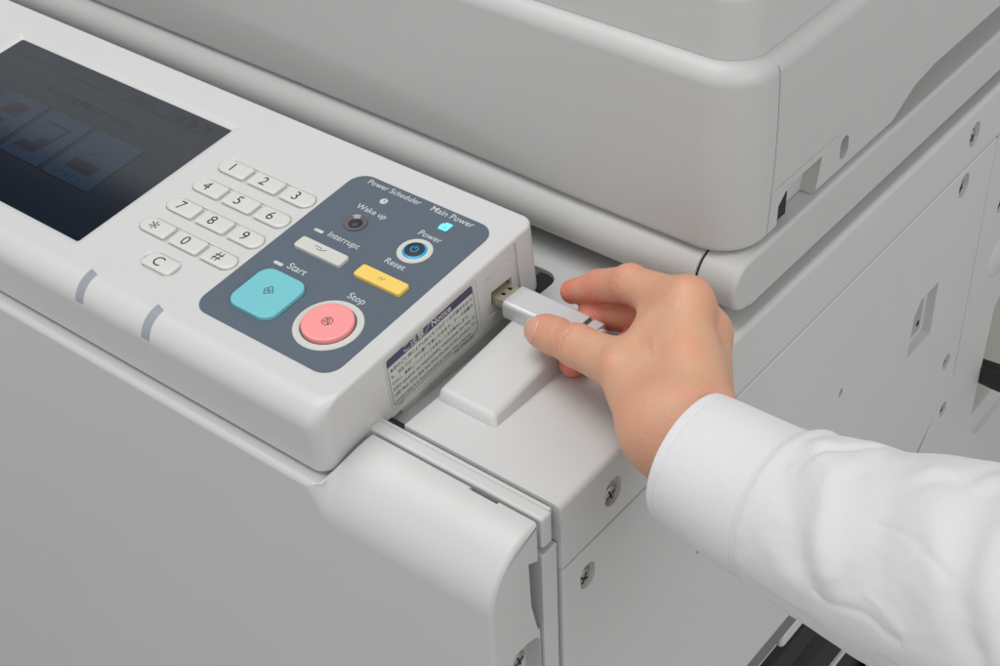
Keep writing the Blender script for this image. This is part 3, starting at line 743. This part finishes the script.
def surface_nets(f, lo, hsz):
    nx, ny, nz = f.shape; s = f < 0
    c = [f[i:nx - 1 + i, j:ny - 1 + j, k:nz - 1 + k] for i in (0, 1) for j in (0, 1) for k in (0, 1)]
    ins = [x < 0 for x in c]; cnt = sum(x.astype(np.int8) for x in ins); act = (cnt > 0) & (cnt < 8)
    idx = -np.ones(act.shape, np.int64); A = np.argwhere(act); idx[tuple(A.T)] = np.arange(len(A))
    cor = np.array([(i, j, k) for i in (0, 1) for j in (0, 1) for k in (0, 1)], float)
    vals = np.stack([x[act] for x in c], 1); acc = np.zeros((len(A), 3)); n_ = np.zeros(len(A))
    for a in range(8):
        for b_ in range(a + 1, 8):
            if np.abs(cor[a] - cor[b_]).sum() != 1: continue
            m = (vals[:, a] < 0) != (vals[:, b_] < 0); tt = vals[:, a] / np.where(m, vals[:, a] - vals[:, b_], 1)
            acc[m] += (cor[a] + tt[:, None] * (cor[b_] - cor[a]))[m]; n_[m] += 1
    vts = lo + (A + acc / n_[:, None]) * hsz
    faces = []
    for ax in range(3):
        sl0 = [slice(1, -1)] * 3; sl1 = [slice(1, -1)] * 3; sl0[ax] = slice(0, -1); sl1[ax] = slice(1, None)
        a = s[tuple(sl0)]; b_ = s[tuple(sl1)]; E_ = np.argwhere(a != b_)
        off = np.ones(3, int); off[ax] = 0; G = E_ + off
        o1, o2 = [(1, 2), (2, 0), (0, 1)][ax]
        def g(d1, d2):
            q_ = G.copy(); q_[:, o1] -= d1; q_[:, o2] -= d2; return idx[tuple(q_.T)]
        Q = np.stack([g(1, 1), g(0, 1), g(0, 0), g(1, 0)], 1); inside = a[tuple(E_.T)]
        Q[~inside] = Q[~inside][:, ::-1]; faces.append(Q)
    return vts, np.concatenate(faces)
lo = np.array([-7.2, -0.2, -0.9]); hi = np.array([8.2, 11.6, 7.4]); hs_ = 0.085
n3 = np.ceil((hi - lo) / hs_).astype(int)
gx, gy, gz = [(lo[i] + hs_ * np.arange(n3[i])).astype(np.float32) for i in range(3)]
F = np.empty(tuple(n3), np.float32)
for i in range(0, n3[0], 16):
    Pg = np.stack(np.meshgrid(gx[i:i + 16], gy, gz, indexing='ij'), -1); F[i:i + 16] = hand_sdf(Pg)
vts, fcs = surface_nets(F, lo, hs_)
vf = vts.astype(np.float32); eps = .02
def grad(Pp):
    g = np.stack([hand_sdf(Pp + V(*e)) - hand_sdf(Pp - V(*e)) for e in ((eps, 0, 0), (0, eps, 0), (0, 0, eps))], -1)
    return g / (np.linalg.norm(g, axis=-1, keepdims=True) + 1e-9)
nrm = grad(vf); vf = vf - nrm * hand_sdf(vf)[:, None]
# joint wrinkles and tendons
disp = np.zeros(len(vf), np.float32)
def wrinkle(a, b, at, sp, amp, side=None, n=3, wd=.035):
    A_, B_ = HAND[a], HAND[b]; ax = (B_ - A_) / np.linalg.norm(B_ - A_); rel = vf - (A_ + (B_ - A_) * at)
    s_ = rel @ ax; rad = np.linalg.norm(rel - s_[:, None] * ax, axis=1); m = np.exp(-np.maximum(rad - 1.2, 0) ** 2 / .02)
    wob = .05 * np.sin(rel @ V(3.1, 4.3, 5.2)) + .03 * np.sin(rel @ V(9, -7, 6))
    if side is not None: m = m * np.clip((nrm @ (V(*side) / np.linalg.norm(side))) * 1.6, 0, 1)
    for k in range(n):
        disp[:] -= amp * m * np.exp(-((s_ + wob - (k - (n - 1) / 2) * sp) / wd) ** 2)
wrinkle('T4', 'T3', .84, .21, .05, n=5, side=(.3, -.7, .6), wd=.075); wrinkle('T4', 'T3', -.02, .1, .02, n=1, side=(.3, .5, .6))
wrinkle('I3', 'I2', .0, .16, .03, n=2); wrinkle('I2', 'I1', .0, .18, .034, n=3); wrinkle('M3', 'M2', .1, .3, .02, n=2)
wrinkle('T1', 'W', .6, .35, .02, side=(-.4, -.6, .3), n=4); wrinkle('I2', 'I1', .9, .20, .02, side=(.5, 0, .8), n=3)
def vein(pts_, wd, amp):
    best = np.full(len(vf), 1e9, np.float32)
    for a_, b_ in zip(pts_, pts_[1:]):
        ax = b_ - a_; h_ = np.clip(((vf - a_) @ ax) / (ax @ ax), 0, 1); q_ = vf - a_ - h_[:, None] * ax
        q_ = q_ - nrm * (q_ * nrm).sum(1, keepdims=True); best = np.minimum(best, np.linalg.norm(q_, axis=1))
    disp[:] += amp * np.exp(-(best / wd) ** 2) * np.clip(nrm @ V(.47, -.62, .62) * 1.5, 0, 1)
H_ = HAND
vein([H_['I1'] * .9 + H_['T2'] * .1 + V(.4, -.5, .3), H_['I1'] * .5 + H_['T2'] * .2 + H_['W'] * .3, H_['T2'] * .2 + H_['I1'] * .2 + H_['W'] * .6, H_['W'] + V(.3, .2, 1)], .16, .035)
vein([H_['M1'] * .8 + H_['I1'] * .2 + V(.6, -.9, .3), H_['M1'] * .5 + H_['W'] * .5 + V(0, .2, .8), H_['W'] + V(.8, .9, 1)], .16, .032)
for n_, dv in (('I1', V(0, 0, 0)), ('M1', V(0, 0, 0))):          # fine arcs over the knuckles
    rel = vf - HAND[n_]; ax = (HAND['W'] - HAND[n_]); ax /= np.linalg.norm(ax); s_ = rel @ ax; rr_ = np.linalg.norm(rel - s_[:, None] * ax, axis=1)
    for k in range(4): disp[:] -= .02 * np.exp(-((s_ + .12 * np.sin(rr_ * 5) - (k - 2) * .23) / .07) ** 2) * np.exp(-np.maximum(np.linalg.norm(rel, axis=1) - 1.0, 0) ** 2 / .05) * np.clip(nrm[:, 2], 0, 1)
vf = vf + nrm * disp[:, None]
Wv = HAND['W']
for n_ in ('I1', 'M1'):
    A_ = HAND[n_] + V(0, 0, .6); B_ = Wv + V(0, .4, 1.6); ax = (B_ - A_); h_ = np.clip(((vf - A_) @ ax) / (ax @ ax), .1, .75)
    dd = np.linalg.norm(vf - A_ - h_[:, None] * ax, axis=1)
    vf = vf + nrm * (.07 * np.exp(-(dd / .5) ** 2))[:, None] * np.clip(nrm[:, 2:3], 0, 1)
t = bm_new()
bv = [t.verts.new(p) for p in vf.tolist()]
for q_ in fcs.tolist():
    if min(q_) >= 0:
        try: t.faces.new([bv[i] for i in q_])
        except ValueError: pass
red = t.loops.layers.color.new('Blood')  # finger red: blood, with red light bounced between fingers painted in
tips = [('I4', 1.5, 1.0), ('I3', 1.3, .9), ('M3', 1.8, 1.0), ('M4', 1.4, 1.0), ('M2', 1.5, .9), ('R3', 1.5, 1), ('R2', 1.3, 1), ('T4', 1.3, .75), ('I1', 1.0, .62), ('M1', .9, .55), ('T3', .9, .45), ('T2', .9, .40), ('I2', 1.3, .7), ('R4', 1.3, 1)]
val = np.zeros(len(vf))
for n_, r, a in tips: val = np.maximum(val, a * np.exp(-(np.linalg.norm(vf - HAND[n_], axis=1) / (r * 1.1)) ** 2))
for f in t.faces:
    for l in f.loops: x = val[l.vert.index] if l.vert.index >= 0 else 0; l[red] = (x, x, x, 1)
t.verts.index_update()
for f in t.faces:
    for l in f.loops: x = float(val[l.vert.index]); l[red] = (x, x, x, 1)
SK = bpy.data.materials.new('skin'); SK.use_nodes = True; nt = SK.node_tree; pb = nt.nodes['Principled BSDF']
at = nt.nodes.new('ShaderNodeAttribute'); at.attribute_name = 'Blood'
mx = nt.nodes.new('ShaderNodeMixRGB'); mx.inputs[1].default_value = (.66, .375, .235, 1); mx.inputs[2].default_value = (.74, .185, .135, 1)
tc = nt.nodes.new('ShaderNodeTexCoord'); n1 = nt.nodes.new('ShaderNodeTexNoise'); n1.inputs['Scale'].default_value = 55; n1.inputs['Detail'].default_value = 5
ad = nt.nodes.new('ShaderNodeMath'); ad.operation = 'MULTIPLY_ADD'; ad.inputs[1].default_value = .85; ad.use_clamp = True
sb_ = nt.nodes.new('ShaderNodeMath'); sb_.operation = 'SUBTRACT'; sb_.inputs[1].default_value = .33
nt.links.new(tc.outputs['Object'], n1.inputs['Vector']); nt.links.new(n1.outputs['Fac'], ad.inputs[0])
nt.links.new(at.outputs['Fac'], sb_.inputs[0]); nt.links.new(sb_.outputs[0], ad.inputs[2]); nt.links.new(ad.outputs[0], mx.inputs[0]); nt.links.new(mx.outputs[0], pb.inputs['Base Color'])
pb.inputs['Roughness'].default_value = .48; pb.inputs['Subsurface Weight'].default_value = .25; pb.inputs['Subsurface Radius'].default_value = (1, .35, .2); pb.inputs['Subsurface Scale'].default_value = .003
v1 = nt.nodes.new('ShaderNodeTexVoronoi'); v1.inputs['Scale'].default_value = 1300; n2 = nt.nodes.new('ShaderNodeTexNoise'); n2.inputs['Scale'].default_value = 350; n2.inputs['Detail'].default_value = 4
m2 = nt.nodes.new('ShaderNodeMath'); m2.operation = 'ADD'; bp = nt.nodes.new('ShaderNodeBump'); bp.inputs['Strength'].default_value = .42; bp.inputs['Distance'].default_value = .0004
nt.links.new(tc.outputs['Object'], v1.inputs['Vector']); nt.links.new(tc.outputs['Object'], n2.inputs['Vector']); nt.links.new(v1.outputs['Distance'], m2.inputs[0]); nt.links.new(n2.outputs['Fac'], m2.inputs[1])
nt.links.new(m2.outputs[0], bp.inputs['Height']); nt.links.new(bp.outputs['Normal'], pb.inputs['Normal'])
arm = obj('arm', t, SK, person, ang=180, wn=False)
# thumbnail, laid on the thumb's back near the tip
A_ = HAND['T4']; ax = HAND['T4'] - HAND['T3']; ax /= np.linalg.norm(ax)
nn_ = V(.02, -.74, .67); nn_ = nn_ - ax * (nn_ @ ax); nn_ /= np.linalg.norm(nn_); tt_ = np.cross(nn_, ax)
NU, NVv = 20, 16; G = []
for i in range(NU + 1):
    for j in range(NVv + 1):
        u_ = i / NU * 2 - 1; v_ = j / NVv * 2 - 1
        m_ = math.sqrt(1 - .5 * v_ * v_) ; l_ = math.sqrt(1 - .5 * u_ * u_)
        G.append(A_ + ax * (-.02 + .52 * u_ * m_) + tt_ * (.58 * v_ * l_) + nn_ * 1.2)
G = np.array(G, np.float32)
for _ in range(40): G = G - nn_ * np.clip(hand_sdf(G), -.2, .2)[:, None] * .8
gn = grad(G); G = G + gn * .025
for i in range(NU + 1):
    for j in range(NVv + 1):
        if j in (0, NVv) or i == 0: G[i * (NVv + 1) + j] -= gn[i * (NVv + 1) + j] * .05
        if i >= NU - 1: G[i * (NVv + 1) + j] += ax * .04 * (i - NU + 2)
t = bm_new(); vv = [t.verts.new(p) for p in G.tolist()]
for i in range(NU):
    for j in range(NVv):
        f = t.faces.new([vv[a] for a in (i * (NVv + 1) + j, (i + 1) * (NVv + 1) + j, (i + 1) * (NVv + 1) + j + 1, i * (NVv + 1) + j + 1)]); f.material_index = 1 if i >= NU - 3 else 0
NAIL = mat('nail', (.70, .36, .28), .25, spec=.6); NAILT = mat('nail_tip', (.74, .62, .42), .3)
nl = obj('thumbnail', t, [NAIL, NAILT], person, ang=180, wn=False)
md = nl.modifiers.new('s', 'SOLIDIFY'); md.thickness = .0004; md.offset = -1

# ---- shirt sleeve
CL = bpy.data.materials.new('white_cotton'); CL.use_nodes = True; nt = CL.node_tree; pb = nt.nodes['Principled BSDF']
pb.inputs['Base Color'].default_value = (.71, .71, .72, 1); pb.inputs['Roughness'].default_value = .85; pb.inputs['Sheen Weight'].default_value = .15; pb.inputs['Specular IOR Level'].default_value = .2
pb.inputs['Subsurface Weight'].default_value = .08; pb.inputs['Subsurface Scale'].default_value = .004
tc = nt.nodes.new('ShaderNodeTexCoord'); n1 = nt.nodes.new('ShaderNodeTexNoise'); n1.inputs['Scale'].default_value = 2200; n1.inputs['Detail'].default_value = 2
n2 = nt.nodes.new('ShaderNodeTexNoise'); n2.inputs['Scale'].default_value = 60; n2.inputs['Detail'].default_value = 4
b1_ = nt.nodes.new('ShaderNodeBump'); b1_.inputs['Strength'].default_value = .35; b1_.inputs['Distance'].default_value = .0003
b2_ = nt.nodes.new('ShaderNodeBump'); b2_.inputs['Strength'].default_value = .35; b2_.inputs['Distance'].default_value = .0015
for a, b_ in ((n1, b1_), (n2, b2_)): nt.links.new(tc.outputs['Object'], a.inputs['Vector']); nt.links.new(a.outputs['Fac'], b_.inputs['Height'])
nt.links.new(b2_.outputs['Normal'], b1_.inputs['Normal']); nt.links.new(b1_.outputs['Normal'], pb.inputs['Normal'])
CP = [HAND['C%d' % i].astype(float) for i in range(6)]; CR = [2.50, 2.82, 3.2, 3.65, 4.1, 4.6]
CS = [0]
for a, b_ in zip(CP, CP[1:]): CS.append(CS[-1] + float(np.linalg.norm(b_ - a)))
def center(s):
    s = max(0, min(CS[-1] - 1e-3, s)); i = max(k for k in range(5) if CS[k] <= s); u = (s - CS[i]) / (CS[i + 1] - CS[i])
    p0_, p1_, p2_, p3_ = [CP[max(0, min(5, k))] for k in (i - 1, i, i + 1, i + 2)]
    c_ = .5 * (2 * p1_ + (p2_ - p0_) * u + (2 * p0_ - 5 * p1_ + 4 * p2_ - p3_) * u * u + (3 * p1_ - p0_ - 3 * p2_ + p3_) * u ** 3)
    return c_, CR[i] * (1 - u) + CR[i + 1] * u
SE = CS[1] + .35           # seam between cuff and sleeve
def tube(s0, s1, ns, nth, fold, dr=0.0):
    pts_ = []
    for i in range(ns + 1):
        s = s0 + (s1 - s0) * i / ns; c_, r = center(s); c2_, _ = center(s + .2); c1_, _ = center(s - .2)
        tg = (c2_ - c1_); tg /= np.linalg.norm(tg); up_ = np.array([0, 0, 1.]); sd = np.cross(up_, tg); sd /= np.linalg.norm(sd); up_ = np.cross(tg, sd); rg = []
        for j in range(nth):
            th_ = 2 * math.pi * j / nth; rr_ = r + dr + fold(s, th_)
            rg.append(c_ + (sd * math.cos(th_) + up_ * math.sin(th_)) * rr_)
        pts_.append(rg)
    return pts_
def nz(x, y, z): return noise.noise(Vector((x, y, z)))
def foldc(s, th):
    c_, s_ = math.cos(th), math.sin(th)
    return .06 * nz(c_ * .9, s_ * .9, s * .25) + .025 * nz(c_ * 2, s_ * 2, s * .8 + 5) - .035 * math.exp(-((s - .5) / .05) ** 2) - .035 * math.exp(-((s - SE + .3) / .04) ** 2)
FOLDS=[
  ([(6.00, 1.50), (7.95, 2.10), (8.85, 2.66)], 0.62, 0.34),
  ([(5.40, 1.90), (6.75, 2.34), (7.50, 2.78)], 0.6, -0.2),
  ([(8.70, 1.78), (9.90, 2.18), (10.95, 2.50)], 0.8, -0.16),
  ([(5.40, 1.86), (6.60, 1.50), (7.60, 1.25)], 0.28, -0.2),
  ([(4.80, 1.50), (4.65, 0.86)], 0.4, 0.12),
  ([(8.25, 0.98), (10.35, 1.82), (10.65, 2.14)], 0.7, -0.2),
  ([(11.10, 1.62), (12.00, 2.02), (13.50, 2.38)], 0.7, 0.22),
  ([(11.10, 1.78), (12.00, 1.62), (12.00, 1.14)], 0.4, -0.16),
  ([(13.05, 1.70), (13.80, 2.14), (14.40, 2.50), (15.30, 2.82)], 0.6, -0.26),
  ([(14.55, 1.98), (15.30, 2.38), (16.20, 2.70)], 0.6, 0.2),
  ([(10.35, 2.18), (12.60, 2.22)], 0.09, -0.05),
  ([(12.30, 2.26), (13.80, 2.38)], 0.12, -0.06),
  ([(8.40, 2.98), (9.90, 3.02), (12.30, 3.06)], 0.12, -0.06),
  ([(10.80, 2.86), (12.45, 2.98)], 0.15, 0.05),
  ([(7.35, 1.54), (8.70, 1.70)], 0.09, -0.04),
  ([(5.40, 2.66), (6.45, 2.90), (7.95, 3.06)], 0.4, 0.05),
  ([(9.45, 2.70), (11.70, 2.78), (13.50, 2.94)], 0.7, -0.07),
]
def fold_field(s, th, r):
    v = 0.0; th = (th + math.pi / 2) % (2 * math.pi) - math.pi / 2
    for pl, w_, a_ in FOLDS:
        if min(p[0] for p in pl) - 3 * w_ - .6 > s or max(p[0] for p in pl) + 3 * w_ + .6 < s: continue
        best = 1e9
        for (s0, t0), (s1, t1) in zip(pl, pl[1:]):
            ax_, ay_ = s1 - s0, (t1 - t0) * r; px_, py_ = s - s0, (th - t0) * r
            u = max(0, min(1, (px_ * ax_ + py_ * ay_) / (ax_ * ax_ + ay_ * ay_ + 1e-9)))
            best = min(best, (px_ - u * ax_) ** 2 + (py_ - u * ay_) ** 2)
        v += a_ * math.exp(-best / (w_ * w_))
    return v
def folds(s, th):
    c_, s_ = math.cos(th), math.sin(th); d = s - SE; amp = smooth(d / 1.2)
    w1 = nz(c_ * 1.1 + d * .06, s_ * 1.1 - d * .10, d * .16 + 3)
    ds, dt = .25 * nz(c_ * 2, s_ * 2, d * .7), .08 * nz(c_ * 2 + 5, s_ * 2, d * .7)
    back = smooth((-c_ - .2) * 0 + (1 if s_ < -.2 else 0))
    return .06 + amp * (.16 * w1 + .026 * nz(c_ * 3.3, s_ * 3.3, d * 1.0) + .016 * nz(c_ * 7 + d * .8, s_ * 7 - d * .5, d * .55) + .005 * nz(c_ * 14, s_ * 14 + d, d * 2.0)) + .78 * fold_field(s + ds, th + dt, 3.1) * smooth(d / .35) + .035 * math.exp(-d / .5) * nz(th * 6.5, d * .8, 3.0) * smooth(d / .15) + back * .12 * nz(c_ * 2, s_ * 2, d * .5) - .05 * math.exp(-(d / .12) ** 2)
sl = tube(SE - .05, CS[-1] - .5, 240, 260, folds)
t = bm_new(); loft(t, sl, False, False)
slv = obj('shirt_sleeve', t, CL, person, ang=180, wn=False)
slv.modifiers.new('s', 'SOLIDIFY').thickness = -.0008
cu_ = tube(0.0, SE + .12, 110, 176, foldc, .06)
# rim roll and inner face
inn = []
for dr, ds in ((-.02, -.05), (-.09, -.05), (-.12, .02)): 
    inn.append(tube(ds, ds + .01, 1, 176, lambda s, th: foldc(.0, th), .06 + dr)[0])
inner = [tube(s, s + .01, 1, 176, foldc, -.07)[0] for s in (.3, 1.0, 2.0, 3.0)]
t = bm_new(); loft(t, inner[::-1] + inn[::-1] + cu_, False, False)
obj('cuff', t, CL, slv, ang=180, wn=False)

# ================================================================== black connector at the far side
cc = empty('power_cable', (0.4, 47, -24), 'black power plug and cable at the rear side of the copier', 'cable')
t = bm_new(); loft(t, [[(x, yy, zz_) for yy, zz_ in rrect(44.25 - a, -24.75 - b_, 45.25 + a, -23.1 + b_, .25, 4)] for x, a, b_ in ((-1.5, -.1, -.1), (0.9, 0, 0), (1.6, 0, 0), (2.2, -.1, -.2), (2.3, -.2, -.35))])
obj('plug_housing', t, RUBBER, cc)
t = bm_new(); lathe(t, [(.36, 0), (.34, 3), (.33, 12)], (2.2, 44.75, -23.95), 'x', 16); obj('cable_cord', t, RUBBER, cc)
# floor far below
t = bm_new(); box(t, (-150, -150, -95), (200, 200, -94)); fl = obj('floor', t, mat('floor_grey', (.42, .42, .41), .5, var=.1), None, wn=False); tag(fl, kind='structure')
